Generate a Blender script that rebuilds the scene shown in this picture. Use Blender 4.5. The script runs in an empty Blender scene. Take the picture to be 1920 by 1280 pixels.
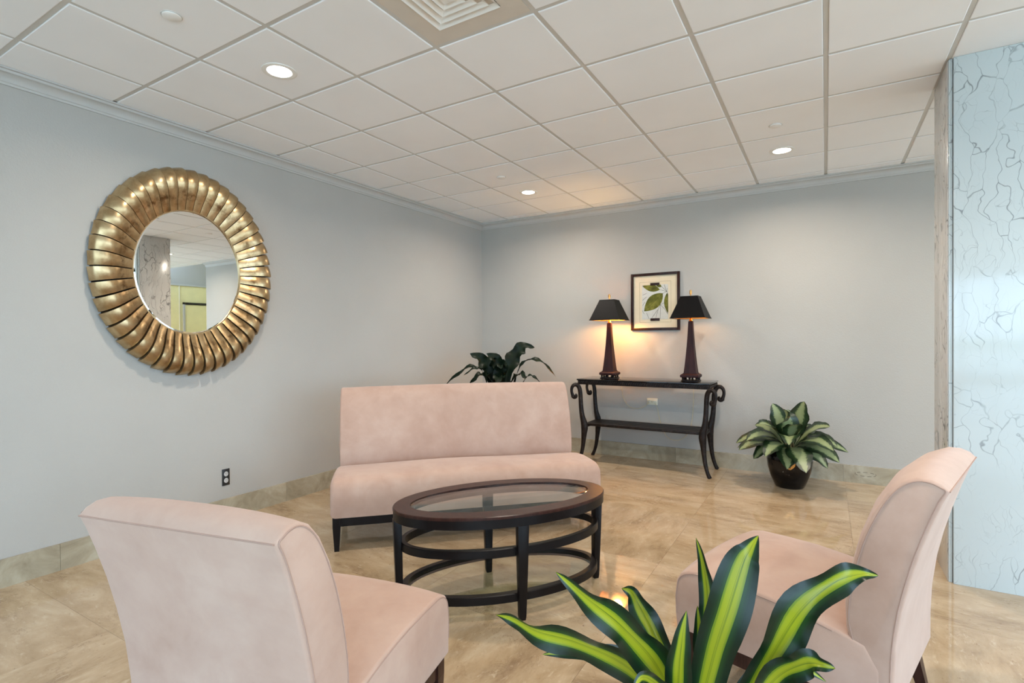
import bpy, bmesh, math, random
from mathutils import Vector, Matrix

random.seed(7)
sc = bpy.context.scene
C = sc.collection

# ------------------------------------------------------------------ camera
XL, YB, ZC = -4.131, 6.165, 3.031          # left wall, back wall, ceiling grid
XR, YF, XB = 6.5, -4.2, 2.79               # right wall, window wall, end of back wall
cam_d = bpy.data.cameras.new('camera')
cam = bpy.data.objects.new('camera', cam_d)
C.objects.link(cam)
F = Vector((-0.51489, 0.85721, -0.0086)); R = Vector((0.85726, 0.51484, -0.0070)); U = Vector((0.00157, 0.01098, 0.99994))
cam.matrix_world = Matrix(((R.x, U.x, -F.x, 0), (R.y, U.y, -F.y, 0), (R.z, U.z, -F.z, 1.4362), (0, 0, 0, 1)))
cam_d.sensor_width = 36.0
cam_d.lens = 989.99 / 1920 * 36
cam_d.shift_x = (960 - 953.36) / 1920
cam_d.shift_y = (642.11 - 640) / 1920
cam_d.clip_start = 0.05
sc.camera = cam

# ------------------------------------------------------------------ world, daylight, exposure
SKY = 4.1
DOWNLIGHT = 13.0
w = bpy.data.worlds.new('sky'); sc.world = w
w.use_nodes = True
bg = w.node_tree.nodes['Background']
bg.inputs[0].default_value = (0.56, 0.76, 1.0, 1)
bg.inputs[1].default_value = SKY
for nm, loc, rot, sx, sy in (('daylight_portal', ((XL + XR) / 2, YF - 0.06, 1.55), 0, XR - XL, 2.9), ('daylight_portal_side', (XR + 0.16, (YF + YB) / 2, 1.55), 90, YB - YF, 2.9)):
    ld = bpy.data.lights.new(nm, 'AREA'); ld.shape = 'RECTANGLE'; ld.size = sx; ld.size_y = sy
    ld.cycles.is_portal = True
    lo = bpy.data.objects.new(nm, ld); C.objects.link(lo); lo.location = loc
    lo.rotation_euler = (math.radians(90), 0, math.radians(rot))
sc.view_settings.view_transform = 'Standard'
sc.view_settings.look = 'None'
sc.view_settings.gamma = 1
sc.view_settings.use_curve_mapping = False
sc.view_settings.exposure = 0.96

# ------------------------------------------------------------------ helpers
def lin(r, g, b):
    f = lambda c: (c / 255 / 12.92) if c / 255 <= 0.04045 else ((c / 255 + 0.055) / 1.055) ** 2.4
    return (f(r), f(g), f(b), 1)

class NT:
    def __init__(s, name):
        s.m = bpy.data.materials.new(name); s.m.use_nodes = True
        s.t = s.m.node_tree; s.n = s.t.nodes; s.l = s.t.links
        s.p = s.n['Principled BSDF']; s.out = s.n['Material Output']
    def add(s, typ, **kw):
        n = s.n.new(typ)
        for k, v in kw.items():
            if k.startswith('i_'):
                n.inputs[k[2:].replace('_', ' ')].default_value = v
            else:
                setattr(n, k, v)
        return n
    def link(s, a, b): s.l.new(a, b)
    def coords(s, kind='Object', scale=(1, 1, 1), rnd=0.0):
        tc = s.add('ShaderNodeTexCoord')
        mp = s.add('ShaderNodeMapping'); mp.inputs['Scale'].default_value = scale
        src = tc.outputs[kind]
        if rnd:
            oi = s.add('ShaderNodeObjectInfo'); mu = s.add('ShaderNodeMath', operation='MULTIPLY'); mu.inputs[1].default_value = rnd
            s.link(oi.outputs['Random'], mu.inputs[0])
            va = s.add('ShaderNodeVectorMath', operation='ADD')
            s.link(src, va.inputs[0]); s.link(mu.outputs[0], va.inputs[1]); src = va.outputs[0]
        s.link(src, mp.inputs['Vector'])
        return mp.outputs['Vector']
    def noise(s, vec, scale, detail=4, rough=0.5, dist=0.0):
        n = s.add('ShaderNodeTexNoise'); n.inputs['Scale'].default_value = scale; n.inputs['Detail'].default_value = detail
        n.inputs['Roughness'].default_value = rough; n.inputs['Distortion'].default_value = dist
        s.link(vec, n.inputs['Vector']); return n.outputs['Fac']
    def ramp(s, fac, stops):
        r = s.add('ShaderNodeValToRGB'); e = r.color_ramp.elements
        while len(e) < len(stops): e.new(0.5)
        for i, (p, c) in enumerate(stops): e[i].position = p; e[i].color = c
        s.link(fac, r.inputs['Fac']); return r.outputs['Color']
    def mix(s, fac, a, b, blend='MIX'):
        m = s.add('ShaderNodeMix', data_type='RGBA', blend_type=blend)
        for sock, v in ((m.inputs[0], fac), (m.inputs[6], a), (m.inputs[7], b)):
            if hasattr(v, 'links') or hasattr(v, 'is_linked'): s.link(v, sock)
            else: sock.default_value = v
        return m.outputs[2]
    def bump(s, h, strength, dist=0.01):
        b = s.add('ShaderNodeBump'); b.inputs['Strength'].default_value = strength; b.inputs['Distance'].default_value = dist
        s.link(h, b.inputs['Height']); s.link(b.outputs['Normal'], s.p.inputs['Normal'])
    def set(s, **kw):
        for k, v in kw.items():
            k = k.replace('_', ' ')
            sock = s.p.inputs[k]
            if hasattr(v, 'is_linked'): s.link(v, sock)
            else: sock.default_value = v
        return s.m

def simple(name, col, rough=0.5, metal=0.0, var=0.08, scale=8.0, coat=0.0, bump=0.0, spec=0.5):
    t = NT(name); v = t.coords('Object')
    f = t.noise(v, scale, 4)
    a = tuple(c * (1 - var) for c in col[:3]) + (1,); b = tuple(min(1, c * (1 + var)) for c in col[:3]) + (1,)
    c = t.ramp(f, [(0.3, a), (0.7, b)])
    if bump: t.bump(t.noise(v, scale * 8, 3), bump)
    m = t.set(Base_Color=c, Roughness=rough, Metallic=metal, Specular_IOR_Level=spec)
    if coat: t.set(Coat_Weight=coat, Coat_Roughness=0.08)
    return m

def fabric_mat():
    t = NT('blush_suede'); v = t.coords('Object', rnd=13.0)
    a = t.noise(v, 2.6, 5, 0.6, 0.6); b = t.noise(v, 9.0, 4, 0.6, 0.3)
    c1 = t.ramp(a, [(0.30, lin(169, 134, 115)), (0.52, lin(181, 149, 131)), (0.75, lin(192, 164, 147))])
    c2 = t.ramp(b, [(0.35, lin(173, 140, 122)), (0.65, lin(190, 159, 141))])
    c = t.mix(0.35, c1, c2)
    t.bump(t.noise(v, 300, 2), 0.08, 0.002)
    return t.set(Base_Color=c, Roughness=0.9, Sheen_Weight=0.25, Sheen_Roughness=0.5)

def floor_mat():
    t = NT('beige_marble_floor'); v = t.coords('Object', (1, 2.3, 1), rnd=37.0)
    v2 = t.coords('Object', (1, 1.25, 1), rnd=61.0)
    n1 = t.noise(v, 2.3, 12, 0.68, 0.35)
    base = t.ramp(n1, [(0.28, lin(138, 113, 87)), (0.43, lin(170, 146, 115)), (0.57, lin(185, 162, 132)), (0.75, lin(202, 184, 157))])
    n2 = t.noise(v2, 5.5, 10, 0.72, 0.9)
    cr = t.ramp(n2, [(0.488, (0, 0, 0, 1)), (0.5, (1, 1, 1, 1)), (0.512, (0, 0, 0, 1))])
    mk = t.ramp(t.noise(v2, 3.1, 4), [(0.5, (0, 0, 0, 1)), (0.66, (0.8, 0.8, 0.8, 1))])
    c = t.mix(t.mix(1.0, cr, mk, 'MULTIPLY'), base, lin(104, 76, 52))
    fl = t.ramp(t.noise(v, 17, 6, 0.65, 0.6), [(0.58, (0, 0, 0, 1)), (0.70, (0.55, 0.55, 0.55, 1))])
    c = t.mix(fl, c, lin(204, 186, 160))
    sp = t.ramp(t.noise(v2, 46, 3, 0.6), [(0.66, (0, 0, 0, 1)), (0.72, (0.6, 0.6, 0.6, 1))])
    c = t.mix(sp, c, lin(122, 92, 66))
    return t.set(Base_Color=c, Roughness=0.045, IOR=1.52)

def stone_mat():
    t = NT('beige_marble_baseboard'); v = t.coords('Object', (1, 1, 1), rnd=11.0)
    n1 = t.noise(v, 3.5, 9, 0.65, 1.0)
    base = t.ramp(n1, [(0.3, lin(140, 128, 106)), (0.5, lin(166, 155, 132)), (0.7, lin(186, 177, 156))])
    return t.set(Base_Color=base, Roughness=0.25)

def marble_mat(name, base_a, base_b, vein_c, stretch, scale, w0, w1, rough):
    t = NT(name); v0 = t.coords('Object', (1, 1, 1))
    nz = t.add('ShaderNodeTexNoise'); nz.inputs['Scale'].default_value = 2.2; nz.inputs['Detail'].default_value = 3.5; nz.inputs['Roughness'].default_value = 0.6
    t.link(v0, nz.inputs['Vector'])
    ms = t.add('ShaderNodeVectorMath', operation='MULTIPLY_ADD'); ms.inputs[1].default_value = (0.34, 0.34, 0.34)
    t.link(nz.outputs['Color'], ms.inputs[0]); t.link(v0, ms.inputs[2])
    mp = t.add('ShaderNodeMapping'); mp.inputs['Scale'].default_value = stretch; mp.inputs['Rotation'].default_value = (0, math.radians(14), 0)
    t.link(ms.outputs[0], mp.inputs['Vector'])
    cols = []
    for sc_, a, b in ((scale, w0, w1), (scale * 2.1, w0 * 0.6, w1 * 0.8)):
        vo = t.add('ShaderNodeTexVoronoi', feature='DISTANCE_TO_EDGE'); vo.inputs['Scale'].default_value = sc_
        t.link(mp.outputs['Vector'], vo.inputs['Vector'])
        cols.append(t.ramp(vo.outputs['Distance'], [(a, (1, 1, 1, 1)), (b, (0, 0, 0, 1))]))
    mk = t.ramp(t.noise(v0, 2.3, 5, 0.6), [(0.42, (0.0, 0.0, 0.0, 1)), (0.58, (0.95, 0.95, 0.95, 1))])
    mk2 = t.ramp(t.noise(v0, 5.0, 4, 0.6), [(0.44, (0, 0, 0, 1)), (0.62, (0.6, 0.6, 0.6, 1))])
    va = t.mix(1.0, cols[0], mk, 'MULTIPLY'); vb = t.mix(1.0, cols[1], mk2, 'MULTIPLY')
    base = t.ramp(t.noise(v0, 1.2, 5), [(0.35, base_a), (0.65, base_b)])
    c = t.mix(va, base, vein_c); c = t.mix(vb, c, vein_c)
    return t.set(Base_Color=c, Roughness=rough, IOR=1.5)

def glass_mat(name, tint, rough=0.0, fac=1.0):
    t = NT(name)
    tr = t.add('ShaderNodeBsdfTransparent'); tr.inputs[0].default_value = tint
    gl = t.add('ShaderNodeBsdfGlossy'); gl.inputs['Roughness'].default_value = rough
    fr = t.add('ShaderNodeFresnel'); fr.inputs['IOR'].default_value = 1.5
    mx = t.add('ShaderNodeMixShader')
    ge = t.add('ShaderNodeNewGeometry'); mi = t.add('ShaderNodeMix', data_type='FLOAT'); mi.inputs[2].default_value = 1.5; mi.inputs[3].default_value = 1 / 1.5
    t.link(ge.outputs['Backfacing'], mi.inputs[0]); t.link(mi.outputs[0], fr.inputs['IOR'])
    t.link(fr.outputs[0], mx.inputs[0]); t.link(tr.outputs[0], mx.inputs[1]); t.link(gl.outputs[0], mx.inputs[2])
    t.link(mx.outputs[0], t.out.inputs['Surface'])
    return t.m

def emit_mat(name, col, strength):
    t = NT(name); return t.set(Base_Color=col, Emission_Color=col, Emission_Strength=strength)

def wall_mat():
    t = NT('pale_grey_textured_wall'); v = t.coords('Object')
    c = t.ramp(t.noise(v, 1.3, 5), [(0.3, lin(174, 170, 163)), (0.7, lin(179, 175, 168))])
    t.bump(t.noise(v, 95, 4, 0.6), 0.28, 0.006)
    return t.set(Base_Color=c, Roughness=0.85)

def ceil_mat():
    t = NT('white_ceiling_tile'); v = t.coords('Object', rnd=9.0)
    c = t.ramp(t.noise(v, 1.6, 4), [(0.3, lin(241, 242, 243)), (0.7, lin(246, 247, 248))])
    t.bump(t.noise(v, 220, 3), 0.06, 0.002)
    return t.set(Base_Color=c, Roughness=0.9)

def gold_mat():
    t = NT('antique_gold_leaf'); v = t.coords('Object', rnd=5.0); v2 = t.coords('Object')
    n = t.noise(v, 9, 7, 0.65, 0.4)
    c = t.ramp(n, [(0.25, lin(140, 108, 70)), (0.45, lin(174, 146, 106)), (0.62, lin(194, 168, 128)), (0.8, lin(208, 188, 152))])
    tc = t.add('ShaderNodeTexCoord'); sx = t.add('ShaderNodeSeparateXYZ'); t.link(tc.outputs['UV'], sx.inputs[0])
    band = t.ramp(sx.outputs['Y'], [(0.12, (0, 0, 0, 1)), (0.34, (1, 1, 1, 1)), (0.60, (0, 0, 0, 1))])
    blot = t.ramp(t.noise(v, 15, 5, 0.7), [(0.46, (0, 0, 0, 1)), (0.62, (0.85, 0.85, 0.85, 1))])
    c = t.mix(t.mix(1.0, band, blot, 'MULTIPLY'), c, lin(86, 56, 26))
    t.bump(t.noise(v2, 60, 4), 0.06, 0.003)
    return t.set(Base_Color=c, Roughness=0.30, Metallic=0.88)

def wood_mat(name, a, b, rough, coat=0.0, spec=0.22):
    t = NT(name); v = t.coords('Object', (6, 6, 0.8))
    c = t.ramp(t.noise(v, 5, 6, 0.6, 0.6), [(0.3, a), (0.7, b)])
    return t.set(Base_Color=c, Roughness=rough, Coat_Weight=coat, Coat_Roughness=0.12, Specular_IOR_Level=spec)

def bronze_mat():
    t = NT('hammered_bronze'); v = t.coords('Object')
    c = t.ramp(t.noise(v, 26, 6, 0.7), [(0.3, lin(16, 10, 8)), (0.55, lin(34, 25, 21)), (0.8, lin(74, 62, 52))])
    t.bump(t.noise(v, 60, 4), 0.5, 0.006)
    return t.set(Base_Color=c, Roughness=0.45, Metallic=0.15, Specular_IOR_Level=0.25)

def leaf_uv(t):
    tc = t.add('ShaderNodeTexCoord'); sp = t.add('ShaderNodeSeparateXYZ'); t.link(tc.outputs['UV'], sp.inputs[0])
    a = t.add('ShaderNodeMath', operation='SUBTRACT'); a.inputs[1].default_value = 0.5; t.link(sp.outputs['X'], a.inputs[0])
    b = t.add('ShaderNodeMath', operation='ABSOLUTE'); t.link(a.outputs[0], b.inputs[0])
    return tc.outputs['UV'], sp, b.outputs[0]

def dracaena_mat():
    t = NT('striped_dracaena_leaf'); uv, sp, ab = leaf_uv(t)
    mp = t.add('ShaderNodeMapping'); mp.inputs['Scale'].default_value = (26, 0.6, 1); t.link(uv, mp.inputs['Vector'])
    n = t.noise(mp.outputs[0], 1.0, 3)
    ad = t.add('ShaderNodeMath', operation='MULTIPLY_ADD'); ad.inputs[1].default_value = 0.16; t.link(n, ad.inputs[0]); t.link(ab, ad.inputs[2])
    c = t.ramp(ad.outputs[0], [(0.0, lin(136, 140, 26)), (0.075, lin(150, 154, 30)), (0.10, lin(84, 104, 26)), (0.12, lin(150, 154, 30)), (0.22, lin(142, 148, 30)), (0.285, lin(104, 124, 28)), (0.305, lin(28, 60, 24)), (0.42, lin(12, 36, 20)), (0.6, lin(8, 28, 16))])
    return t.set(Base_Color=c, Roughness=0.28, Specular_IOR_Level=0.35)

def aglaonema_mat():
    t = NT('silver_variegated_leaf'); uv, sp, ab = leaf_uv(t)
    mp = t.add('ShaderNodeMapping'); mp.inputs['Scale'].default_value = (5, 14, 1); mp.inputs['Rotation'].default_value = (0, 0, 0.0); t.link(uv, mp.inputs['Vector'])
    n = t.noise(mp.outputs[0], 1.2, 6, 0.7, 0.8)
    ad = t.add('ShaderNodeMath', operation='MULTIPLY_ADD'); ad.inputs[1].default_value = 0.34; t.link(n, ad.inputs[0]); t.link(ab, ad.inputs[2])
    c = t.ramp(ad.outputs[0], [(0.0, lin(96, 112, 62)), (0.17, lin(138, 148, 106)), (0.36, lin(128, 140, 96)), (0.42, lin(36, 58, 30)), (0.7, lin(12, 28, 15))])
    return t.set(Base_Color=c, Roughness=0.35)

M = dict(
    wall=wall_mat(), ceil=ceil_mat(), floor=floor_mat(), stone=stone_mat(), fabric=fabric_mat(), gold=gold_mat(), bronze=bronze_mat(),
    marble=marble_mat('white_veined_marble', lin(190, 197, 196), lin(197, 204, 203), lin(126, 130, 132), (2.4, 2.4, 0.50), 4.6, 0.002, 0.016, 0.10),
    marble_grey=marble_mat('grey_streaked_marble', lin(196, 194, 190), lin(212, 210, 206), lin(120, 118, 116), (5.0, 5.0, 0.35), 2.6, 0.008, 0.05, 0.2),
    tee=simple('grey_white_grid_metal', lin(206, 204, 199), 0.5, var=0.02), trim=simple('pale_grey_painted_trim', lin(186, 184, 179), 0.55, var=0.02),
    joint=simple('floor_joint', lin(128, 104, 80), 0.7), seam=simple('suede_piping', lin(166, 136, 121), 0.85, var=0.04),
    black=wood_mat('black_lacquered_wood', lin(12, 9, 9), lin(20, 14, 13), 0.38, 0.0), espresso=wood_mat('espresso_wood', lin(40, 22, 18), lin(66, 40, 33), 0.3),
    glass=glass_mat('clear_glass', (0.93, 0.965, 0.945, 1)), pane=glass_mat('window_glass', (0.96, 0.98, 0.97, 1)),
    brass=simple('brass', lin(198, 148, 84), 0.28, 0.9, var=0.05), shade=simple('black_paper_shade', lin(9, 8, 9), 0.5, var=0.1, spec=0.15),
    lampwood=wood_mat('dark_mahogany_lamp', lin(30, 12, 12), lin(56, 24, 22), 0.5, 0.0), shade_in=simple('gold_shade_lining', lin(214, 160, 84), 0.4, 0.4),
    potblack=simple('black_glazed_ceramic', lin(5, 5, 8), 0.05, var=0.05, spec=0.4), soil=simple('dark_soil', lin(46, 34, 26), 0.95, var=0.3, scale=40),
    drac=dracaena_mat(), aglo=aglaonema_mat(), darkleaf=simple('dark_green_leaf', lin(14, 27, 15), 0.45, var=0.4, scale=14, spec=0.15), cane=simple('plant_cane', lin(122, 108, 70), 0.7, var=0.2),
    mirror=NT('silvered_mirror').set(Base_Color=(0.93, 0.94, 0.92, 1), Metallic=1.0, Roughness=0.0),
    ivory=simple('ivory_plastic', lin(226, 216, 190), 0.4, var=0.02), blackplate=simple('black_plastic_plate', lin(42, 42, 42), 0.35, var=0.05), greyplastic=simple('grey_plastic', lin(196, 194, 190), 0.4, var=0.03),
    slot=simple('dark_slot', lin(20, 20, 20), 0.6), frame=wood_mat('dark_brown_frame', lin(30, 14, 10), lin(54, 28, 22), 0.35), mat=simple('cream_mat_board', lin(222, 206, 176), 0.9, var=0.03),
    paper=simple('grey_white_print_paper', lin(204, 202, 194), 0.9, var=0.05, scale=30), printleaf=None, stem=simple('printed_stem', lin(44, 42, 24), 0.8),
    cord=simple('ivory_cord', lin(206, 190, 150), 0.5), lens=emit_mat('lit_downlight_lens', (1, 0.97, 0.93, 1), 5.0), bulb=emit_mat('warm_bulb', (1, 0.62, 0.25, 1), 4.0),
    white=simple('white_painted_metal', lin(236, 234, 228), 0.45, var=0.02), diff=simple('taupe_diffuser_panel', lin(212, 204, 192), 0.6, var=0.03), dark=simple('dark_void', lin(12, 12, 12), 0.9),
    yellow=simple('pale_yellow_wall', lin(236, 224, 168), 0.7, var=0.03), alu=simple('dark_bronze_mullion', lin(60, 56, 52), 0.4, 0.6), lawn=simple('outdoor_lawn', lin(96, 120, 66), 0.95, var=0.3, scale=3), pave=simple('pale_bounce_paving', lin(206, 204, 198), 0.9, var=0.08),
    steel=simple('steel_hardware', lin(150, 150, 148), 0.3, 0.8), spk=simple('white_cover_plate', lin(240, 238, 234), 0.5, var=0.02), scuff=simple('scuff_mark', lin(84, 72, 56), 0.8),
)
def print_leaf():
    t = NT('printed_green_leaf'); v = t.coords('Object')
    return t.set(Base_Color=t.ramp(t.noise(v, 9, 5, 0.6), [(0.3, lin(56, 58, 14)), (0.5, lin(98, 98, 30)), (0.72, lin(150, 144, 64))]), Roughness=0.9)
M['printleaf'] = print_leaf()

def mesh_obj(name, verts, faces, mat, parent=None, smooth=False, uvs=None, sharp=None):
    me = bpy.data.meshes.new(name); me.from_pydata([tuple(v) for v in verts], [], faces); me.update()
    if smooth:
        me.polygons.foreach_set('use_smooth', [True] * len(me.polygons))
        if sharp is not None:
            me.set_sharp_from_angle(angle=math.radians(sharp))
    if uvs:
        ul = me.uv_layers.new(name='UVMap')
        for lp in me.loops: ul.data[lp.index].uv = uvs[lp.vertex_index]
    me.materials.append(mat)
    o = bpy.data.objects.new(name, me); C.objects.link(o)
    if parent is not None: o.parent = parent
    return o

class MB:
    def __init__(s): s.v = []; s.f = []
    def box(s, lo, hi):
        b = len(s.v); x0, y0, z0 = lo; x1, y1, z1 = hi
        s.v += [(x0, y0, z0), (x1, y0, z0), (x1, y1, z0), (x0, y1, z0), (x0, y0, z1), (x1, y0, z1), (x1, y1, z1), (x0, y1, z1)]
        s.f += [tuple(b + i for i in q) for q in ((0, 3, 2, 1), (4, 5, 6, 7), (0, 1, 5, 4), (1, 2, 6, 5), (2, 3, 7, 6), (3, 0, 4, 7))]
        return s
    def frustum(s, sections, cap=True):
        """sections: list of rings (same count of 3D points)"""
        b = len(s.v); n = len(sections[0])
        for r in sections: s.v += [tuple(p) for p in r]
        for i in range(len(sections) - 1):
            for k in range(n):
                a = b + i * n + k; c = b + i * n + (k + 1) % n
                s.f.append((a, c, c + n, a + n))
        if cap:
            s.f.append(tuple(b + k for k in reversed(range(n)))); e = b + (len(sections) - 1) * n
            s.f.append(tuple(e + k for k in range(n)))
        return s
    def lathe(s, prof, n=32, c=(0, 0), cap=True):
        return s.frustum([[(c[0] + r * math.cos(2 * math.pi * k / n), c[1] + r * math.sin(2 * math.pi * k / n), z) for k in range(n)] for r, z in prof], cap)
    def tube(s, pts, rad, n=8, ref=Vector((0, 0, 1)), flat=1.0):
        pts = [Vector(p) for p in pts]; rings = []
        for i, p in enumerate(pts):
            t = (pts[min(i + 1, len(pts) - 1)] - pts[max(i - 1, 0)]).normalized()
            a = t.cross(ref)
            if a.length < 1e-3: a = t.cross(Vector((1, 0, 0)))
            a.normalize(); b = a.cross(t).normalized()
            r = rad[i] if isinstance(rad, (list, tuple)) else rad
            rings.append([p + a * (r * flat * math.cos(2 * math.pi * k / n)) + b * (r * math.sin(2 * math.pi * k / n)) for k in range(n)])
        return s.frustum(rings)
    def build(s, name, mat, parent=None, smooth=False, sharp=35, bevel=0.0):
        o = mesh_obj(name, s.v, s.f, mat, parent)
        if bevel:
            bm = bmesh.new(); bm.from_mesh(o.data)
            bmesh.ops.bevel(bm, geom=bm.edges[:], offset=bevel, segments=2, affect='EDGES', profile=0.5)
            bm.to_mesh(o.data); bm.free()
        if smooth or bevel:
            o.data.polygons.foreach_set('use_smooth', [True] * len(o.data.polygons))
            o.data.set_sharp_from_angle(angle=math.radians(sharp))
        return o

def box(name, lo, hi, mat, parent=None, bevel=0.0): return MB().box(lo, hi).build(name, mat, parent, bevel=bevel)

def tag(o, label=None, cat=None, group=None, kind=None):
    if label: o['label'] = label
    if cat: o['category'] = cat
    if group: o['group'] = group
    if kind: o['kind'] = kind
    return o

def thing(name, label, cat, loc=(0, 0, 0), rz=0.0, group=None):
    o = bpy.data.objects.new(name, None); C.objects.link(o); o.empty_display_size = 0.1
    o.location = loc; o.rotation_euler = (0, 0, rz)
    return tag(o, label, cat, group)

def struct(o): o['kind'] = 'structure'; return o

def copy_tree(o, parent=None):
    c = o.copy(); C.objects.link(c); c.parent = parent
    for ch in list(o.children): copy_tree(ch, c)
    return c

def smooth_path(pts, n):
    pts = [Vector(p) for p in pts]; out = []
    m = len(pts) - 1
    for i in range(n + 1):
        f = i / n * m; k = min(int(f), m - 1); t = f - k
        p0 = pts[max(k - 1, 0)]; p1 = pts[k]; p2 = pts[k + 1]; p3 = pts[min(k + 2, m)]
        out.append(0.5 * ((2 * p1) + (p2 - p0) * t + (2 * p0 - 5 * p1 + 4 * p2 - p3) * t * t + (3 * p1 - p0 - 3 * p2 + p3) * t ** 3))
    return out

def leaf(name, pts, width, mat, parent, n=16, fold=0.22, wave=0.0, nref=Vector((0, 0, 1)), shape='strap', twist=0.0, seed=0):
    P = smooth_path(pts, n); vs = []; fs = []; uv = []; m = 6
    for i, p in enumerate(P):
        t = i / n
        tg = (P[min(i + 1, n)] - P[max(i - 1, 0)]).normalized()
        side = tg.cross(nref)
        if side.length < 0.05: side = tg.cross(Vector((0.3, 1, 0)))
        side.normalize(); nor = side.cross(tg).normalized()
        a = twist * t; side, nor = side * math.cos(a) + nor * math.sin(a), nor * math.cos(a) - side * math.sin(a)
        if shape == 'strap':
            wd = (0.35 + 0.65 * min(1, t / 0.42) ** 0.8) * (1 if t < 0.5 else max(0.0, 1 - ((t - 0.5) / 0.5) ** 1.55))
        elif shape == 'oval':
            wd = 0.06 if t < 0.16 else 0.06 + math.sin(math.pi * min(1, (t - 0.16) / 0.84) ** 0.85) ** 0.85
            if t > 0.985: wd = 0.0
        else:
            wd = 0.12 + 0.88 * math.sin(math.pi * t ** 0.8) if t < 0.98 else 0.02
        wd = max(wd, 0.01) * width / 2
        for k in range(m + 1):
            u = k / m * 2 - 1
            h = fold * abs(u) * wd + 1.5 * wave * math.sin(t * 24 + (2.1 if u > 0 else 0) + seed) * abs(u) ** 1.5 * wd
            wm = 1 + 0.75 * wave * math.sin(t * 21 + (1.7 if u > 0 else 0) + seed) * (1 if 0.15 < t < 0.97 else 0)
            vs.append(p + side * (u * wd * wm) + nor * h); uv.append((k / m, t))
    for i in range(n):
        for k in range(m):
            a = i * (m + 1) + k; fs.append((a, a + 1, a + m + 2, a + m + 1))
    return mesh_obj(name, vs, fs, mat, parent, smooth=True, uvs=uv)

# ------------------------------------------------------------------ floor
floor = struct(box('floor', (XL - 0.1, YF - 0.1, -0.12), (XR, 8.3, -0.004), M['joint']))
ys = [YF] + [5.485 - 1.07 * k for k in range(8, -1, -1)] + [YB, 7.24, 8.2]
xs = [XL] + [-0.91 + 1.07 * k for k in range(-3, 7)] + [XR]
tile_me = {}
for yi in range(len(ys) - 1):
    for xi in range(len(xs) - 1):
        x0, x1, y0, y1 = xs[xi], xs[xi + 1], ys[yi], ys[yi + 1]
        if y0 >= YB - 0.01 and x1 <= XB: continue
        if y0 >= YB - 0.01 and x0 < XB: x0 = XB
        key = (round(x1 - x0, 3), round(y1 - y0, 3))
        if key not in tile_me:
            hx, hy = key[0] / 2 - 0.0006, key[1] / 2 - 0.0006
            tile_me[key] = MB().box((-hx, -hy, -0.004), (hx, hy, 0.0)).build('floor_tile', M['floor'], floor)
            o = tile_me[key]
        else:
            o = bpy.data.objects.new('floor_tile', tile_me[key].data); C.objects.link(o); o.parent = floor
        o.location = ((x0 + x1) / 2, (y0 + y1) / 2, 0)
        if abs(key[0] - key[1]) < 1e-3 and random.random() < 0.35: o.rotation_euler = (0, 0, math.pi / 2)

# ------------------------------------------------------------------ walls
wl = struct(box('wall_left', (XL - 0.12, YF, 0), (XL, YB + 0.12, ZC + 0.1), M['wall']))
wb = struct(box('wall_back', (XL, YB, 0), (XB, YB + 0.12, ZC + 0.1), M['wall']))
# hall seen in the mirror, past the end of the back wall
struct(box('wall_hall_side', (XB, YB + 0.12, 0), (XB + 0.1, 8.2, 3.6), M['wall']))
XH = 5.2
struct(box('wall_hall_end', (XB + 0.1, 8.2, 0), (XH, 8.3, 3.7), M['yellow']))
struct(box('wall_hall_far', (XH, YB + 0.12, 0), (XH + 0.1, 8.2, 2.78), M['yellow']))
struct(box('wall_hall_upper', (XH, YB + 0.12, 2.78), (XH + 0.1, 8.2, 3.6), M['wall']))
struct(box('trim_3', (XH - 0.03, YB + 0.12, 2.76), (XH, 8.2, 2.80), M['trim']))
struct(box('wall_hall_front', (XH, YB, 0), (XR, YB + 0.12, ZC + 0.1), M['wall']))
struct(box('ceiling_hall', (XB, YB + 0.12, 3.6), (XH + 0.1, 8.3, 3.7), M['ceil']))
d3 = thing('door_1', None, None, (XH, 7.40, 0)); struct(d3)
box('door_leaf', (-0.030, -0.42, 0.01), (-0.005, 0.42, 2.30), M['yellow'], d3)
for sy in (-1, 1): box('door_jamb', (-0.05, sy * 0.44 - 0.018, 0), (0.0, sy * 0.44 + 0.018, 2.34), M['trim'], d3)
box('door_head', (-0.05, -0.46, 2.31), (0.0, 0.46, 2.36), M['alu'], d3)
box('door_handle', (-0.08, -0.37, 1.0), (-0.03, -0.33, 1.16), M['steel'], d3)
cd_ = thing('wall_switch', 'pale switch box with conduit on the yellow hall wall in the mirror', 'switch', (XH, 6.86, 1.58))
box('switch_box', (-0.03, -0.04, -0.06), (0.0, 0.04, 0.06), M['ivory'], cd_, 0.003)
MB().tube([(-0.015, 0, 0.06), (-0.015, 0, 0.6), (-0.015, 0, 1.18)], 0.012, 8).build('conduit', M['ivory'], cd_, smooth=True)
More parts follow.
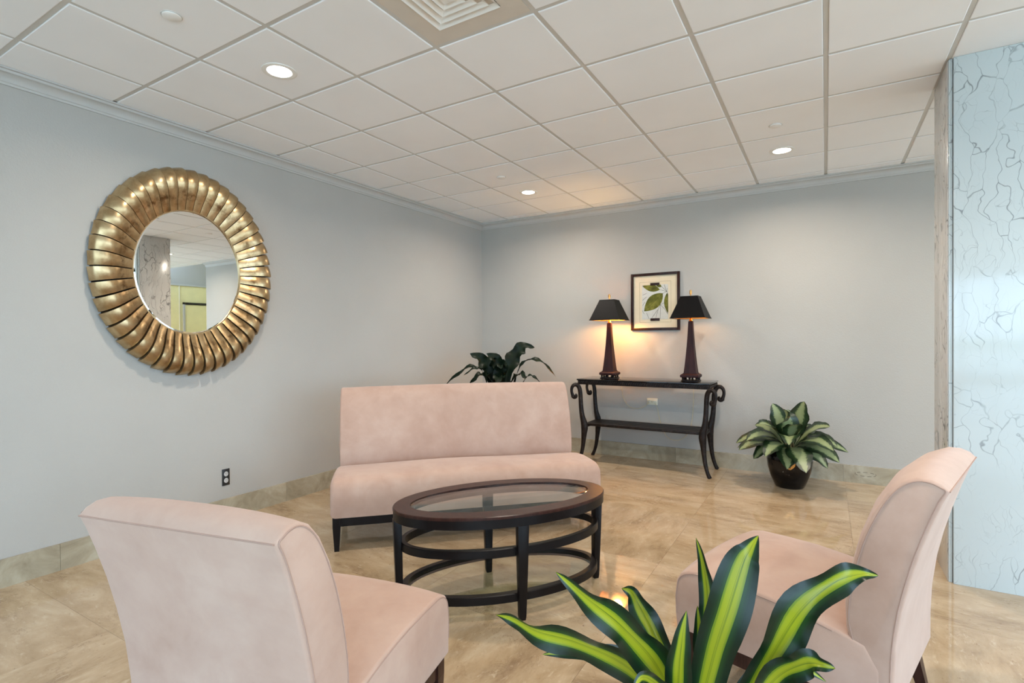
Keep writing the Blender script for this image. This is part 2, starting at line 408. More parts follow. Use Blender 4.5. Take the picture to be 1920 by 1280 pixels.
# window wall behind the viewpoint
wz0, wz1 = 0.12, 3.0
struct(box('trim_4', (XL, YF - 0.1, 0), (XR, YF, wz0), M['stone']))
struct(box('trim_5', (XL, YF - 0.1, wz1), (XR, YF, ZC + 0.1), M['wall']))
struct(box('trim_6', (XR, YF, 0), (XR + 0.1, YB + 0.12, wz0), M['stone']))
struct(box('trim_7', (XR, YF, wz1), (XR + 0.1, YB + 0.12, ZC + 0.1), M['wall']))
def glazing(n, first, start, end, side):
    ww = (end - start) / n; h = ww / 2
    for k in range(n):
        c = start + (k + 0.5) * ww
        wd_ = thing('window_%d' % (first + k), None, None, (c, YF, 0) if not side else (XR, c, 0), math.pi / 2 if side else 0); struct(wd_)
        MB().box((-h + 0.04, -0.056, wz0 + 0.05), (h - 0.04, -0.044, wz1 - 0.05)).build('pane', M['pane'], wd_)
        for lo, hi in (((-h, -0.09, wz0), (-h + 0.045, -0.01, wz1)), ((h - 0.045, -0.09, wz0), (h, -0.01, wz1)), ((-h + 0.045, -0.09, wz0), (h - 0.045, -0.01, wz0 + 0.06)), ((-h + 0.045, -0.09, wz1 - 0.06), (h - 0.045, -0.01, wz1))):
            box('window_frame', lo, hi, M['alu'], wd_)
glazing(6, 1, XL, XR, False)
glazing(5, 7, YF, YB, True)
struct(box('ground_lawn', (-30, -45, -0.3), (40, -22.0, -0.15), M['lawn']))
struct(box('unseen_bounce_paving', (-30, -22.0, -0.3), (40, YF - 0.1, -0.15), M['pave']))  # unseen ground, kept wide and pale to bounce daylight up to the ceiling
struct(box('ground_paving_side', (XR + 0.1, YF - 0.1, -0.3), (40, 30, -0.15), M['pave']))

# baseboards
def baseboard(name, along, a0, a1, joints):
    root = bpy.data.objects.new(name, None); C.objects.link(root); struct(root)
    e = [a0] + [j for j in sorted(joints) if a0 < j < a1] + [a1]
    for i in range(len(e) - 1):
        p, q = e[i] + (0.0008 if i else 0), e[i + 1] - 0.0008
        if along == 'y': box('stone_strip', (XL, p, 0.0), (XL + 0.018, q, 0.165), M['stone'], root)
        else: box('stone_strip', (p, YB - 0.018, 0.0), (q, YB, 0.168), M['stone'], root)
    return root
baseboard('baseboard_left', 'y', YF, YB, [1.376 + 1.62 * k for k in range(-2, 4)])
bb = baseboard('baseboard_back', 'x', XL + 0.018, XB, [0.147 + 1.62 * k for k in range(-3, 2)])
for k in range(9):                                             # broken oval scuff on the back baseboard
    a0 = 2 * math.pi * k / 9
    MB().tube([(0.33 + 0.085 * math.cos(a), YB - 0.0185, 0.092 + 0.019 * math.sin(a)) for a in [a0 + 0.42 * i / 4 for i in range(5)]], 0.0016, 5).build('scuff', M['scuff'], bb)

# crown moulding, mitred in the corner
prof = [(0, 2.942), (0.010, 2.942), (0.012, 2.955), (0.017, 2.958)] + [(0.017 + 0.045 * (1 - math.cos(a)), 2.958 + 0.042 * math.sin(a)) for a in [math.pi / 2 * k / 6 for k in range(1, 7)]] + [(0.064, 3.004), (0.066, 3.013), (0.080, 3.015), (0.080, 3.0255), (0, 3.0255)]
s1 = [[(XL + d, YF, z) for d, z in prof], [(XL + d, YB - d, z) for d, z in prof]]
struct(MB().frustum(s1).build('trim_1', M['trim'], smooth=True, sharp=25))
s2 = [[(XL + d, YB - d, z) for d, z in prof], [(XB, YB - d, z) for d, z in prof]]
struct(MB().frustum(s2).build('trim_2', M['trim'], smooth=True, sharp=25))

# ------------------------------------------------------------------ ceiling: lay-in tiles in an exposed grid
T = 0.6096; GX, GY = -1.8252, 2.2917
ceiling = struct(box('ceiling', (XL - 0.1, YF, ZC + 0.03), (XR, YB + 0.12, ZC + 0.12), M['ceil']))
gx = [XL] + [GX + T * j for j in range(-3, 14) if GX + T * j < XR - 0.02] + [XR]
gy = [YF] + [GY + T * i for i in range(-10, 7) if GY + T * i < YB - 0.02] + [YB]
tm = {}
for a in range(len(gx) - 1):
    for b in range(len(gy) - 1):
        x0, x1, y0, y1 = gx[a], gx[a + 1], gy[b], gy[b + 1]
        if abs(x0 - GX) < 1e-3 and abs(y1 - GY) < 1e-3: continue      # the air diffuser sits here
        if x1 < XL + 0.1 or y1 - y0 < 0.03: continue
        lx = 0.0 if a == 0 else 0.013; rx = 0.0 if a == len(gx) - 2 else 0.013
        ly = 0.0 if b == 0 else 0.013; ry = 0.0 if b == len(gy) - 2 else 0.013
        dx, dy = x1 - x0 - lx - rx, y1 - y0 - ly - ry
        key = (round(dx, 3), round(dy, 3))
        if key not in tm:
            hx, hy = dx / 2, dy / 2
            me = MB().frustum([[(-hx, -hy, 0.02), (hx, -hy, 0.02), (hx, hy, 0.02), (-hx, hy, 0.02)], [(-hx, -hy, -0.0025), (hx, -hy, -0.0025), (hx, hy, -0.0025), (-hx, hy, -0.0025)], [(-hx + 0.004, -hy + 0.004, -0.005), (hx - 0.004, -hy + 0.004, -0.005), (hx - 0.004, hy - 0.004, -0.005), (-hx + 0.004, hy - 0.004, -0.005)]])
            me.f = [tuple(reversed(f)) for f in me.f]
            o = me.build('ceiling_tile', M['ceil'], ceiling); tm[key] = o
        else:
            o = bpy.data.objects.new('ceiling_tile', tm[key].data); C.objects.link(o); o.parent = ceiling
        o.location = (x0 + lx + dx / 2, y0 + ly + dy / 2, ZC)
for x in gx[1:-1]: box('grid_bar', (x - 0.012, YF, ZC), (x + 0.012, YB - 0.078, ZC + 0.03), M['tee'], ceiling)
for y in gy[1:-1]:
    for a in range(len(gx) - 1):
        box('grid_bar', (gx[a] + 0.0121 if a else gx[a] + 0.078, y - 0.012, ZC), (gx[a + 1] - 0.0121, y + 0.012, ZC + 0.03), M['tee'], ceiling)

# square step-down air diffuser
df = thing('ceiling_vent', 'square air diffuser with nested white louvres in the ceiling grid', 'ceiling vent', (GX + T / 2, GY - T / 2, ZC))
h = T / 2 - 0.013
def ring_sq(o_, i_, z0, z1):
    m = MB()
    for sx0, sy0, sx1, sy1 in ((-o_, -o_, o_, -i_), (-o_, i_, o_, o_), (-o_, -i_, -i_, i_), (i_, -i_, o_, i_)): m.box((sx0, sy0, z0), (sx1, sy1, z1))
    return m
ring_sq(h, 0.185, -0.002, 0.01).build('face_panel', M['diff'], df)
box('duct_back', (-0.19, -0.19, 0.012), (0.19, 0.19, 0.016), M['diff'], df)
for k, (o_, z) in enumerate(((0.185, 0.0), (0.145, 0.004), (0.105, 0.007), (0.065, 0.009))):
    m = MB().frustum([[(sx * o_, sy * o_, -0.006 + z * 0.3) for sx, sy in ((-1, -1), (1, -1), (1, 1), (-1, 1))], [(sx * (o_ - 0.024), sy * (o_ - 0.024), 0.010) for sx, sy in ((-1, -1), (1, -1), (1, 1), (-1, 1))]], cap=False)
    m.build('louvre', M['white'], df)
box('louvre_core', (-0.034, -0.034, -0.003), (0.034, 0.034, 0.010), M['white'], df)

# recessed downlights
LS = [(-2.770, 2.0, 'round recessed downlight in the ceiling nearest the gold mirror'), (-2.779, 5.07, 'small recessed downlight in the ceiling near the room corner'), (-0.318, 5.10, 'round recessed downlight in the ceiling closest to the marble column')]
OFF = 'round recessed downlight in the ceiling outside the view'
LS += [(x, y, OFF) for x, y in ((-0.318, 2.0), (2.13, 2.0), (2.13, 5.10), (4.57, 2.0), (4.57, 5.10))]
for x, y, lb in LS:
    r = thing('downlight', lb, 'ceiling light', (x, y, ZC - 0.005), 0, 'recessed downlights in the ceiling')
    m = MB(); m.lathe([(0.069, -0.0005), (0.098, -0.0005), (0.098, -0.004), (0.090, -0.007), (0.070, -0.004), (0.069, -0.0005)], 32, cap=False); m.build('trim_ring', M['white'], r, smooth=True)
    m = MB(); m.lathe([(0.068, -0.0030), (0.040, -0.0036), (0.002, -0.0038)], 32); m.f = m.f; m.build('lens', M['lens'], r)
    ld = bpy.data.lights.new('downlight_lamp', 'AREA'); ld.shape = 'DISK'; ld.size = 0.134; ld.energy = DOWNLIGHT; ld.color = (1.0, 0.88, 0.75); ld.spread = math.radians(160)
    lo = bpy.data.objects.new('downlight_lamp', ld); C.objects.link(lo); lo.parent = r; lo.location = (0, 0, -0.008)
# flush sprinkler covers
for x, y, lb in ((-2.745, 1.386, 'round white sprinkler cover in ceiling tile beside the mirror downlight'), (-0.322, 4.472, 'round white sprinkler cover in the ceiling nearest the marble column'), (-2.743, 4.452, 'small round sprinkler cover in the ceiling near the room corner')):
    r = thing('sprinkler_cover', lb, 'sprinkler', (x, y, ZC - 0.005), 0, 'flush sprinkler covers')
    MB().lathe([(0.042, 0.0), (0.042, -0.006), (0.036, -0.009), (0.004, -0.010)], 28).build('cover_plate', M['spk'], r, smooth=True)
    MB().lathe([(0.047, 0.0), (0.047, -0.002), (0.0425, -0.002), (0.0425, 0.0)], 28, cap=False).build('rim', M['tee'], r, smooth=True)

# ------------------------------------------------------------------ marble column
col = thing('marble_column', 'square column clad in white marble with grey veins beside the right chair', 'column', (0.93, 4.17, 0))
ox, oy = 0.93, 4.17; ht = ZC - 0.006
def cbox(n, x0, y0, x1, y1, m, bv=0.002): return box(n, (x0 - ox, y0 - oy, 0), (x1 - ox, y1 - oy, ht), m, col, bv)
cbox('core', 0.640, 3.955, 1.22, 4.36, M['joint'], 0)
cbox('front_slab', 0.631, 3.920, 1.25, 3.953, M['marble'])
cbox('corner_strip', 0.612, 3.940, 0.629, 3.955, M['marble'], 0.001)
cbox('side_slab', 0.609, 3.957, 0.639, 4.387, M['marble_grey'])
cbox('side_slab', 1.222, 3.957, 1.25, 4.387, M['marble_grey'])
cbox('rear_slab', 0.641, 4.362, 1.22, 4.387, M['marble'])

# ------------------------------------------------------------------ mirror
MYC, MZC = 2.185, 1.945
mr = thing('wall_mirror', 'large oval mirror in a ribbed antique gold frame on the left wall', 'mirror', (XL, MYC, MZC))
IY, IZ, OY, OZ = 0.388, 0.462, 0.645, 0.765
hp = [(0.0, 0.030), (0.08, 0.040), (0.2, 0.052), (0.35, 0.074), (0.5, 0.094), (0.64, 0.104), (0.78, 0.100), (0.9, 0.080), (0.97, 0.050), (1.0, 0.012)]
NS = 46
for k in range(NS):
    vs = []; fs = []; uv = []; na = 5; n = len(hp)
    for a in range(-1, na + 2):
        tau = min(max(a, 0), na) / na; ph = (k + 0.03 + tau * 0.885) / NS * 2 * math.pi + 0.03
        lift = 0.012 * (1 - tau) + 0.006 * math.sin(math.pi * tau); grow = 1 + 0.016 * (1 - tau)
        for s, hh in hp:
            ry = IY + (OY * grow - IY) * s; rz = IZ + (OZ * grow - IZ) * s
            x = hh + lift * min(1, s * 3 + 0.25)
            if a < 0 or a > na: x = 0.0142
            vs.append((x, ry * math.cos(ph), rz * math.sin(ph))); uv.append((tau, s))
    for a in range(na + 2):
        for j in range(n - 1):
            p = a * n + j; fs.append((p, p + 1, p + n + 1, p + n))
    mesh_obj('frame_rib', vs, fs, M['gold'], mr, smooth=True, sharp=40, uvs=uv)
def oval(ry, rz, x, n=72): return [(x, ry * math.cos(2 * math.pi * k / n), rz * math.sin(2 * math.pi * k / n)) for k in range(n)]
MB().frustum([oval(0.63, 0.750, 0.001), oval(0.63, 0.750, 0.014)]).build('backing_board', M['dark'], mr)
MB().frustum([oval(0.389, 0.463, 0.0145), oval(0.389, 0.463, 0.024), oval(0.374, 0.448, 0.0262)]).build('glass', M['mirror'], mr)
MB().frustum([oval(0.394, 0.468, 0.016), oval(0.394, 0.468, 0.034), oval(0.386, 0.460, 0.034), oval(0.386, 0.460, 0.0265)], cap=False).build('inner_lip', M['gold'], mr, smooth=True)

# ------------------------------------------------------------------ seating
SEAT = [(0.0, 0.230, 0), (-0.010, 0.29, 0.4), (-0.012, 0.36, 0.6), (-0.004, 0.425, 0.8), (0.014, 0.457, 1), (0.045, 0.476, 1), (0.09, 0.486, 1), (0.20, 0.488, 1), (0.33, 0.486, 1), (0.45, 0.474, 0.9), (0.57, 0.452, 0.7), (0.66, 0.430, 0.4), (0.70, 0.36, 0), (0.70, 0.230, 0)]
BACK = [(0.660, 0.232, 0), (0.645, 0.34, 0.3), (0.610, 0.47, 0.8), (0.608, 0.55, 1), (0.622, 0.65, 1), (0.648, 0.76, 1), (0.684, 0.86, 1), (0.722, 0.935, 0.85), (0.758, 0.978, 0.65), (0.795, 0.999, 0.45), (0.830, 1.000, 0.25), (0.856, 0.990, 0.1), (0.874, 0.972, 0.0), (0.858, 0.935, 0.1), (0.836, 0.875, 0.2), (0.806, 0.780, 0.3), (0.780, 0.680, 0.3), (0.757, 0.570, 0.3), (0.742, 0.450, 0.2), (0.737, 0.330, 0.1), (0.737, 0.232, 0)]
OFFD = 0.40                                                   # origin sits this far behind the front edge
def cushion(prof, W, crown, er, name, parent, zs=1.0, wave=0.0):
    n = len(prof); pts = [Vector((0, OFFD - d, z if z < 0.5 else 0.5 + (z - 0.5) * zs)) for d, z, _ in prof]; nr = []
    for i in range(n):
        a = pts[(i + 1) % n] - pts[i - 1]; v = Vector((0, a.z, -a.y)).normalized(); nr.append(v)
    cen = sum(pts, Vector()) / n
    if sum((pts[i] - cen).dot(nr[i]) for i in range(n)) < 0: nr = [-v for v in nr]
    st = []
    hw = W / 2
    for k in range(4):
        a = math.pi / 2 * k / 3; st.append((-hw + er * (1 - math.sin(a)) if k else -hw, er * (1 - math.sin(a)) if False else er * (1 - math.sqrt(max(0, 1 - (1 - k / 3) ** 2))), k))
    xs_ = [(-hw + er * (k / 4), er * 0.75 * (1 - math.sqrt(1 - (1 - k / 4) ** 2))) for k in range(5)]
    inner = [(-hw + er + (W - 2 * er) * k / 14, 0.0) for k in range(1, 14)]
    xs_ = xs_ + inner + [(-x, i) for x, i in reversed(xs_)]
    vs = []; fs = []
    for x, ins in xs_:
        u = x / hw; c = crown * max(0, 1 - u * u) ** 0.75
        for i in range(n):
            p = pts[i] - nr[i] * ins + nr[i] * (prof[i][2] * (c + wave * math.sin(x * 4.3 + 0.8) * (1 - u * u)))
            vs.append((x, p.y, max(p.z, 0.23)))
    ns = len(xs_)
    for a in range(ns - 1):
        for i in range(n):
            j = (i + 1) % n; fs.append((a * n + i, a * n + j, (a + 1) * n + j, (a + 1) * n + i))
    fs.append(tuple(reversed(range(n)))); fs.append(tuple((ns - 1) * n + i for i in range(n)))
    o = mesh_obj(name, vs, fs, M['fabric'], parent, smooth=True, sharp=50)
    bm = bmesh.new(); bm.from_mesh(o.data); bmesh.ops.recalc_face_normals(bm, faces=bm.faces[:]); bm.to_mesh(o.data); bm.free()
    # piped seams around both side panels
    for sgn in (-1, 1):
        loop = [Vector((sgn * (hw - 0.0005), (pts[i] - nr[i] * er * 0.75).y, max((pts[i] - nr[i] * er * 0.75).z, 0.234))) for i in range(n)]
        loop = loop[1:11] if name == 'seat' else loop
        MB().tube(smooth_path(loop, 60), 0.0024, 5, ref=Vector((1, 0, 0))).build('piping', M['seam'], o, smooth=True)
    if name == 'backrest':
        i = 12; zz = pts[i].z
        MB().tube([(x, pts[i].y - nr[i].y * 0.0, zz) for x in [-hw + 0.006 + (W - 0.012) * k / 10 for k in range(11)]], 0.0022, 5).build('piping', M['seam'], o, smooth=True)
    return o

def seating(name, label, cat, W, front_center, ang, group=None, zs=1.0, wave=0.0, er=0.012, legmat='black'):
    f = Vector((math.cos(math.radians(ang)), math.sin(math.radians(ang))))
    loc = Vector(front_center) - f * OFFD
    r = thing(name, label, cat, (loc.x, loc.y, 0), math.radians(ang - 90), group)
    cushion(SEAT, W, 0.018, er, 'seat', r, 1.0, wave)
    b = cushion(BACK, W * 0.985, 0.034, 0.012, 'backrest', r, zs)
    hw = W / 2 - 0.012
    y0, y1 = OFFD - 0.012, OFFD - 0.70
    box('front_rail', (-hw + 0.052, y0 - 0.03, 0.168), (hw - 0.052, y0 - 0.006, 0.231), M[legmat], r)
    box('rear_rail', (-hw + 0.052, y1 + 0.006, 0.168), (hw - 0.052, y1 + 0.03, 0.231), M[legmat], r)
    for sx in (-1, 1):
        box('side_rail', (sx * (hw - 0.018) - 0.012, y1 + 0.045, 0.168), (sx * (hw - 0.018) + 0.012, y0 - 0.052, 0.231), M[legmat], r)
        for front in (True, False):
            t_, b_ = 0.052, 0.030
            xo = sx * hw
            yt = (y0, y0 - t_) if front else (y1 + t_, y1)
            yb = (y0 - 0.006, y0 - 0.006 - b_) if front else (y1 - 0.04 + b_, y1 - 0.04)
            top = [(xo, yt[0], 0.231), (xo - sx * t_, yt[0], 0.231), (xo - sx * t_, yt[1], 0.231), (xo, yt[1], 0.231)]
            mid = [(xo, yt[0] - (0.002 if front else 0.006), 0.165), (xo - sx * t_ * 0.96, yt[0] - (0.002 if front else 0.006), 0.165), (xo - sx * t_ * 0.96, yt[1] - (0 if front else 0.006), 0.165), (xo, yt[1] - (0 if front else 0.006), 0.165)]
            bot = [(xo - sx * 0.010, yb[0], 0), (xo - sx * (0.010 + b_), yb[0], 0), (xo - sx * (0.010 + b_), yb[1], 0), (xo - sx * 0.010, yb[1], 0)]
            o = MB().frustum([top, mid, bot]).build('leg', M[legmat], r)
            bm = bmesh.new(); bm.from_mesh(o.data); bmesh.ops.recalc_face_normals(bm, faces=bm.faces[:]); bm.to_mesh(o.data); bm.free()
    return r

def fcenter(corner, ang, W, side):
    f = Vector((math.cos(math.radians(ang)), math.sin(math.radians(ang)))); rt = Vector((f.y, -f.x))
    return Vector(corner) + rt * (side * W / 2)
WS = 1.945
seating('settee', 'blush suede armless settee with black legs behind the coffee table', 'sofa', WS, fcenter((-2.850, 2.408), -46.0, WS, -1), -46.0, zs=1.075, wave=0.007, er=0.035)
WCH = 0.67
seating('slipper_chair', 'blush suede armless chair with its back turned, at lower left', 'chair', WCH, fcenter((-1.240, 1.602), 102.0, WCH, -1), 102.0, 'pair of armless suede chairs', legmat='espresso')
seating('slipper_chair', 'blush suede armless chair seen from its side in front of the marble column', 'chair', WCH, fcenter((-0.530, 2.228), 164.3, WCH, 1), 164.3, 'pair of armless suede chairs', legmat='espresso')

# ------------------------------------------------------------------ coffee table
ct = thing('coffee_table', 'oval dark wood coffee table with glass top and lower glass shelf', 'table', (-1.556, 2.521, 0), math.atan2(0.766, 0.642))
def ell(a, b, z, n=72): return [(a * math.cos(2 * math.pi * k / n), b * math.sin(2 * math.pi * k / n), z) for k in range(n)]
def oval_ring(name, ao, bo, ai, bi, z0, z1, mat, bev=0.004):
    s = [ell(ao, bo, z0), ell(ao, bo, z1 - bev), ell(ao - bev, bo - bev, z1), ell(ai, bi, z1), ell(ai, bi, z0), ell(ao, bo, z0)]
    return MB().frustum(s, cap=False).build(name, mat, ct, smooth=True, sharp=30)
oval_ring('tabletop_rim', 0.612, 0.328, 0.520, 0.236, 0.534, 0.550, M['espresso'])
oval_ring('shaded_rim_side', 0.609, 0.325, 0.540, 0.256, 0.488, 0.5338, M['black'], 0.001)  # lower rim edge, coloured black for the shade on its outward faces
MB().frustum([ell(0.5195, 0.2355, 0.538), ell(0.5195, 0.2355, 0.545), ell(0.508, 0.224, 0.548)]).build('glass_top', M['glass'], ct, smooth=True, sharp=20)
oval_ring('glass_ledge', 0.5195, 0.2355, 0.500, 0.216, 0.520, 0.536, M['espresso'], 0.002)
oval_ring('middle_hoop', 0.575, 0.292, 0.548, 0.265, 0.330, 0.372, M['black'])
oval_ring('shelf_hoop', 0.570, 0.287, 0.535, 0.252, 0.092, 0.135, M['black'])
MB().frustum([ell(0.533, 0.250, 0.112), ell(0.533, 0.250, 0.120)]).build('glass_shelf', M['glass'], ct, smooth=True, sharp=20)
for dx, dy in ((1, 0), (-1, 0), (0, 1), (0, -1)):
    a, b = (0.590, 0) if dx else (0, 0.306)
    secs = []
    for z, w_, t_ in ((0.0, 0.030, 0.030), (0.02, 0.036, 0.034), (0.30, 0.052, 0.040), (0.489, 0.060, 0.042)):
        sh = -0.012 * (1 - z / 0.49)
        cx_, cy_ = dx * (a + sh), dy * (b + sh)
        hx, hy = (t_ / 2, w_ / 2) if dx else (w_ / 2, t_ / 2)
        secs.append([(cx_ - hx, cy_ - hy, z), (cx_ + hx, cy_ - hy, z), (cx_ + hx, cy_ + hy, z), (cx_ - hx, cy_ + hy, z)])
    MB().frustum(secs).build('leg', M['black'], ct, bevel=0.002)

# ------------------------------------------------------------------ console table against the back wall
KX0, KX1, KY0, KY1, KZ = -2.455, -1.000, 5.600, 6.090, 0.962
kcx, kcy = (KX0 + KX1) / 2, (KY0 + KY1) / 2
kt = thing('console_table', 'dark metal console table with scrolled legs against the back wall', 'table', (kcx, kcy, 0))
hx, hy = (KX1 - KX0) / 2, (KY1 - KY0) / 2
box('tabletop', (-hx, -hy, KZ - 0.016), (hx, hy, KZ), M['potblack'], kt, 0.003)
ap = box('apron', (-hx + 0.012, -hy + 0.012, KZ - 0.062), (hx - 0.012, hy - 0.012, KZ - 0.0165), M['bronze'], kt)
# rope carving on apron: slanted beads
m = MB()
def bead(c, d1, d2, r):
    m.tube([c - d1 * 0.5, c - d1 * 0.2 , c + d1 * 0.2, c + d1 * 0.5], [r * 0.4, r, r, r * 0.4], 6, ref=d2)
for k in range(58):
    x = -hx + 0.02 + (2 * hx - 0.04) * (k + 0.5) / 58
    bead(Vector((x, -hy + 0.010, KZ - 0.038)), Vector((0.018, 0, 0.034)), Vector((0, 1, 0)), 0.0075)
for k in range(19):
    y = -hy + 0.02 + (2 * hy - 0.04) * (k + 0.5) / 19
    for sx in (-1, 1): bead(Vector((sx * (hx - 0.010), y, KZ - 0.038)), Vector((0, 0.018, 0.034)), Vector((1, 0, 0)), 0.0075)
tag(m.build('rope_carving', M['bronze'], ap, smooth=True), kind='stuff')
# scrolled leg: profile in (outward, z)
sp = []
for k in range(15):                                            # spiral curl hanging outside the top
    a = math.radians(-200 + k * 27); rr = 0.014 + 0.030 * (k / 14)
    sp.append((0.030 + rr * math.cos(a) * 1.0, KZ - 0.185 + rr * math.sin(a) + 0.02 * (k / 14), 0.016 - 0.003 * (k / 14)))
legp = [(0.052, 0.770, 0.017), (0.062, 0.800, 0.014), (0.066, 0.835, 0.014), (0.056, 0.872, 0.016), (0.030, 0.893, 0.019), (-0.002, 0.888, 0.021), (-0.024, 0.855, 0.021), (-0.034, 0.80, 0.021), (-0.038, 0.72, 0.021), (-0.044, 0.62, 0.022), (-0.056, 0.53, 0.025), (-0.074, 0.46, 0.032), (-0.080, 0.40, 0.034), (-0.074, 0.33, 0.027), (-0.066, 0.24, 0.021), (-0.052, 0.14, 0.018), (-0.030, 0.06, 0.016), (-0.008, 0.012, 0.018), (0.002, 0.0, 0.017)]
curl = [(0.030, 0.776, 0.019), (0.020, 0.768, 0.020), (0.022, 0.755, 0.019), (0.036, 0.750, 0.018), (0.050, 0.758, 0.017)]
path = curl + legp
for sx in (-1, 1):
    for sy in (-1, 1):
        o_ = Vector((sx * 0.94, sy * 0.34, 0)).normalized()
        base = Vector((sx * (hx - 0.004), sy * (hy - 0.012), 0))
        if sy > 0: o_ = Vector((sx, 0.0, 0)); base = Vector((sx * (hx - 0.004), hy - 0.035, 0))
        pts = [base + o_ * d + Vector((0, 0, z)) for d, z, _ in path]
        P2 = smooth_path(pts, 90); rad0 = [r * 1.18 for _, _, r in path]
        rad = []
        for i in range(91):
            f_ = i / 90 * (len(rad0) - 1); k = min(int(f_), len(rad0) - 2); rad.append(rad0[k] + (rad0[k + 1] - rad0[k]) * (f_ - k))
        P2 = [Vector((p.x, p.y, max(p.z, 0.0))) for p in P2]
        MB().tube(P2, rad, 8, ref=Vector((o_.y, -o_.x, 0)), flat=1.0).build('leg', M['bronze'], kt, smooth=True, sharp=60)
for k in range(4):
    y0 = -hy + 0.055 + k * 0.096
    box('shelf_slat', (-hx + 0.075, y0, 0.425), (hx - 0.075, y0 + 0.088, 0.452), M['bronze'], kt, 0.003)
for sx in (-1, 1): box('shelf_bearer', (sx * (hx - 0.085) - 0.012, -hy + 0.03, 0.405), (sx * (hx - 0.085) + 0.012, hy - 0.04, 0.4245), M['bronze'], kt)

# ------------------------------------------------------------------ lamps
def lamp(x, y, label, watt):
    r = thing('table_lamp', label, 'lamp', (x, y, KZ), 0, 'pair of obelisk table lamps')
    sq = lambda h_, z: [(-h_, -h_, z), (h_, -h_, z), (h_, h_, z), (-h_, h_, z)]
    box('foot_plate', (-0.088, -0.088, 0.0005), (0.088, 0.088, 0.010), M['bronze'], r, 0.002)
    for sx in (-1, 0, 1):
        for sy in (-1, 0, 1):
            if sx == 0 and sy == 0: continue
            MB().lathe([(0.010, 0.010), (0.013, 0.016), (0.009, 0.026), (0.013, 0.036), (0.011, 0.042)], 10, (sx * 0.070, sy * 0.070)).build('foot_post', M['bronze'], r, smooth=True)
    MB().frustum([sq(0.090, 0.042), sq(0.094, 0.048), sq(0.094, 0.066), sq(0.086, 0.074), sq(0.072, 0.080), sq(0.070, 0.088)]).build('plinth', M['lampwood'], r)
    MB().frustum([sq(h_, z) for h_, z in ((0.064, 0.088), (0.056, 0.16), (0.046, 0.26), (0.037, 0.37), (0.030, 0.48), (0.025, 0.58), (0.022, 0.640))]).build('shaft', M['lampwood'], r, bevel=0.0)
    MB().lathe([(0.016, 0.640), (0.020, 0.648), (0.012, 0.660), (0.012, 0.70), (0.006, 0.705), (0.006, 0.93)], 14).build('brass_stem', M['brass'], r, smooth=True)
    s_ = MB().frustum([sq(0.178, 0.672), sq(0.088, 0.905)], cap=False)
    s_.frustum([sq(0.174, 0.674), sq(0.085, 0.903)], cap=False)
    s_.f += [(0, 1, 9, 8), (1, 2, 10, 9), (2, 3, 11, 10), (3, 0, 8, 11), (4, 5, 13, 12), (5, 6, 14, 13), (6, 7, 15, 14), (7, 4, 12, 15)]
    sh = s_.build('lamp_shade', M['shade'], r)
    sh.data.materials.append(M['shade_in'])
    for i, p in enumerate(sh.data.polygons):
        if 4 <= i < 8: p.material_index = 1
    for h_, z in ((0.1785, 0.674), (0.0885, 0.903)):
        for sx, sy, ax in ((0, -1, 0), (0, 1, 0), (-1, 0, 1), (1, 0, 1)):
            lo = (-h_, sy * h_ - 0.002, z - 0.004) if ax == 0 else (sx * h_ - 0.002, -h_, z - 0.004)
            hi = (h_, sy * h_ + 0.002, z + 0.004) if ax == 0 else (sx * h_ + 0.002, h_, z + 0.004)
            box('shade_binding', lo, hi, M['shade'], sh)
    for sx, sy in ((1, 1), (-1, -1)):
        MB().tube([(0, 0, 0.898), (sx * 0.084, sy * 0.084, 0.900)], 0.002, 5).build('shade_spider', M['brass'], r)
    MB().lathe([(0.006, 0.93), (0.013, 0.934), (0.013, 0.965), (0.009, 0.968), (0.009, 0.976), (0.002, 0.977)], 14).build('finial', M['brass'], r, smooth=True)
    MB().lathe([(0.012, 0.700), (0.022, 0.722), (0.028, 0.752), (0.022, 0.780), (0.004, 0.790)], 16).build('bulb', M['bulb'] if watt > 2 else M['ivory'], r, smooth=True)
    ld = bpy.data.lights.new('bulb_light', 'POINT'); ld.energy = watt; ld.color = (1.0, 0.56, 0.18); ld.shadow_soft_size = 0.05
    lo = bpy.data.objects.new('bulb_light', ld); C.objects.link(lo); lo.parent = r; lo.location = (0.06, 0.06, 0.74)
    return r
lamp(-2.150, 5.860, 'brightly glowing table lamp with black pyramid shade, left of the framed print', 14.0)
lamp(-1.238, 5.860, 'dim table lamp whose black pyramid shade overlaps the framed leaf print', 1.5)

# ------------------------------------------------------------------ framed botanical print
px0, px1, pz0, pz1 = -1.984, -1.417, 1.515, 2.183
pf = thing('framed_print', 'framed green leaf print with cream mat hung above the console', 'picture', ((px0 + px1) / 2, YB, (pz0 + pz1) / 2))
hw, hh = (px1 - px0) / 2, (pz1 - pz0) / 2; fw = 0.030
for lo, hi in (((-hw, -0.03, -hh), (-hw + fw, -0.001, hh)), ((hw - fw, -0.03, -hh), (hw, -0.001, hh)), ((-hw + fw, -0.03, hh - fw), (hw - fw, -0.001, hh)), ((-hw + fw, -0.03, -hh), (hw - fw, -0.001, -hh + fw))):
    box('frame_bar', lo, hi, M['frame'], pf, 0.003)
box('mat_board', (-hw + fw, -0.010, -hh + fw), (hw - fw, -0.002, hh - fw), M['mat'], pf)
for lo, hi in (((-0.182, -0.0105, -0.242), (-0.180, -0.0101, 0.232)), ((0.180, -0.0105, -0.242), (0.182, -0.0101, 0.232)), ((-0.182, -0.0105, 0.230), (0.182, -0.0101, 0.232)), ((-0.182, -0.0105, -0.242), (0.182, -0.0101, -0.240))):
    box('mat_line', lo, hi, M['cane'], pf)
pp = box('print', (-0.155, -0.0125, -0.205), (0.150, -0.0103, 0.195), M['paper'], pf)
